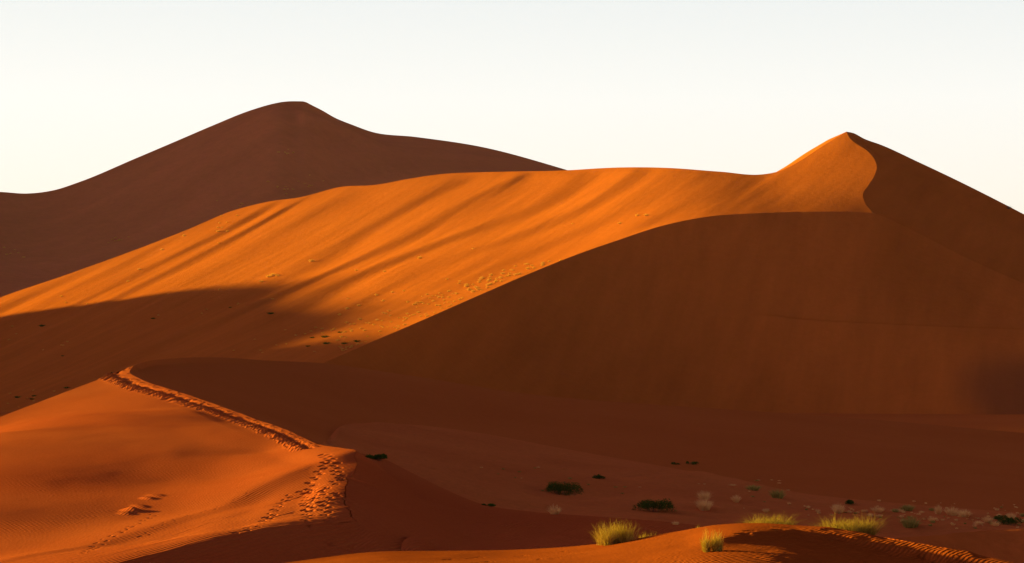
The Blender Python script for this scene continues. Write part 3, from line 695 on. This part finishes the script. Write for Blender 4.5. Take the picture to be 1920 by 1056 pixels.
# --- small tufts scattered over the slopes far off
FT = [blades('far_blades', random.Random(60+k), 90, 1.0, 1.0, 1.0, .09, M_FAR, lean=.7, hv=.4, base=.8) for k in range(4)]
FD = [blades('far_blades_dark', random.Random(70+k), 90, 1.0, 1.0, 1.0, .10, M_BUSH, lean=.7, hv=.4, base=.8) for k in range(2)]
lit = 'tiny golden tuft among the scattered ones on the sunlit dune slope'
for px, py, sz in ((584, 491, 8), (504, 520, 8), (512, 517, 8), (520, 518, 6), (490, 529, 6), (787, 485, 7), (721, 510, 5), (668, 508, 5), (757, 546, 4), (706, 554, 5), (736, 549, 5),
                   (718, 565, 5), (651, 580, 6), (673, 574, 6), (637, 591, 5), (675, 600, 6), (650, 606, 5), (657, 609, 4), (627, 618, 5), (604, 617, 4), (605, 625, 4), (622, 620, 4), (592, 615, 4), (241, 445, 3),
                   (115, 556, 4), (345, 443, 5), (304, 469, 5), (409, 435, 5), (445, 405, 4), (261, 506, 5), (240, 528, 4), (887, 467, 4), (1162, 420, 6), (1195, 405, 6), (1212, 405, 7), (1073, 420, 3), (862, 528, 4), (838, 524, 4), (555, 629, 4), (572, 627, 4), (583, 622, 4)):
    tuft(px, py, sz*1.25, sz*1.0, lit, group='tufts scattered on the sunlit slope', name='dune_tuft', me=rng.choice(FT))
edge_l = [(1060, 491), (1000, 508), (960, 522), (920, 540), (880, 558), (840, 578), (800, 596), (760, 613), (720, 630), (680, 646), (640, 662)]
for k in range(150):
    t_ = rng.random()**.8*10; i = min(int(t_), 9); f = t_-i
    x = edge_l[i][0]*(1-f)+edge_l[i+1][0]*f; y = edge_l[i][1]*(1-f)+edge_l[i+1][1]*f
    off = rng.random()**1.5*(10+26*min(1, t_/6))+2
    sz = rng.uniform(3.5, 7)*(1 if t_ < 4 else .75)
    tuft(x-off*.4, y-off, sz*1.2, sz*.95, 'tiny golden tuft in the dense strip along the edge of the great shaded face' if t_ < 4.5 else 'tiny shaded tuft near the lower end of the shaded face edge',
         group='tufts along the edge of the shaded face' if t_ < 4.5 else 'tufts in shade at the foot of the slope', name='dune_tuft', me=rng.choice(FT))
for px, py, w_ in ((508, 589, 12), (586, 634, 9), (638, 624, 9), (610, 633, 14), (578, 650, 9), (613, 645, 13), (646, 645, 11), (670, 641, 12), (80, 612, 12), (34, 746, 12), (60, 749, 8), (64, 743, 8), (125, 728, 10), (287, 598, 8), (432, 577, 6), (118, 668, 6), (210, 699, 5)):
    P = hit(px, py)
    o = obj('dune_bush', rng.choice(FD), loc=P); d = P.y; o.scale = (w_/FPX*d, w_/FPX*d, w_*.5/FPX*d)
    tag(o, 'small dark bush in the shaded lower part of the middle slope', 'bush', 'dark bushes low on the middle slope')
for k in range(45):
    c = rng.choice([(350, 560, 200), (80, 640, 80), (500, 640, 90), (60, 740, 60), (420, 430, 20)])
    x = c[0]+rng.gauss(0, 1)*c[2]*.6; y = c[1]+rng.gauss(0, 1)*16
    P = hit(x, y)
    if P is None or P.y < 380: continue
    tuft(x, y, rng.uniform(3, 5), rng.uniform(2, 4), 'tiny faint tuft on the shaded left part of the middle slope', group='faint tufts in the shade on the left', name='dune_tuft', me=rng.choice(FT))
for k in range(46):
    c = rng.choice([(530, 350, 20), (570, 350, 22), (535, 285, 10), (440, 388, 12), (20, 470, 20), (220, 450, 10), (590, 330, 12), (545, 355, 20)])
    x = c[0]+rng.gauss(0, 1)*c[2]; y = c[1]+rng.gauss(0, 1)*c[2]*.4
    P = hit(x, y)
    if P is None or P.y < 1200: continue
    tuft(x, y, rng.uniform(3, 5.5), rng.uniform(2, 4), 'pale speck of a tuft on the dark far dune', group='pale tufts on the far dune', name='dune_tuft', me=rng.choice(FT))
# bare shrub on the right skyline
P = hit(1891, 392) or Vector(W(1891, 390, 690))
e = obj('bare_shrub', blades('bare_shrub', random.Random(90), 46, 12/FPX*P.y, 8/FPX*P.y, 12/FPX*P.y, .10, M_TWIG, lean=1.1, kink=.12, hv=.5, base=.3), loc=P)
tag(e, 'lone leafless shrub on the skyline at the far right', 'shrub')


# ------------------------------------------------------------------ thin dusty air
import bmesh
bm = bmesh.new(); bmesh.ops.create_cube(bm, size=1.0)
me = bpy.data.meshes.new('haze'); bm.to_mesh(me); bm.free()
hz = bpy.data.objects.new('haze', me); sc.collection.objects.link(hz); hz['kind'] = 'stuff'
hz.location = (0, 9700, 235); hz.scale = (29000, 21000, 540)
hm = bpy.data.materials.new('haze_air'); hm.use_nodes = True; hn = hm.node_tree; hn.nodes.clear()
ho = N(hn, 'ShaderNodeOutputMaterial'); hv_ = N(hn, 'ShaderNodeVolumePrincipled')
hv_.inputs['Density'].default_value = HAZE = 1.0e-5; hv_.inputs['Color'].default_value = (.85, .60, .85, 1); hv_.inputs['Anisotropy'].default_value = 0.2
hn.links.new(hv_.outputs[0], ho.inputs['Volume']); me.materials.append(hm)
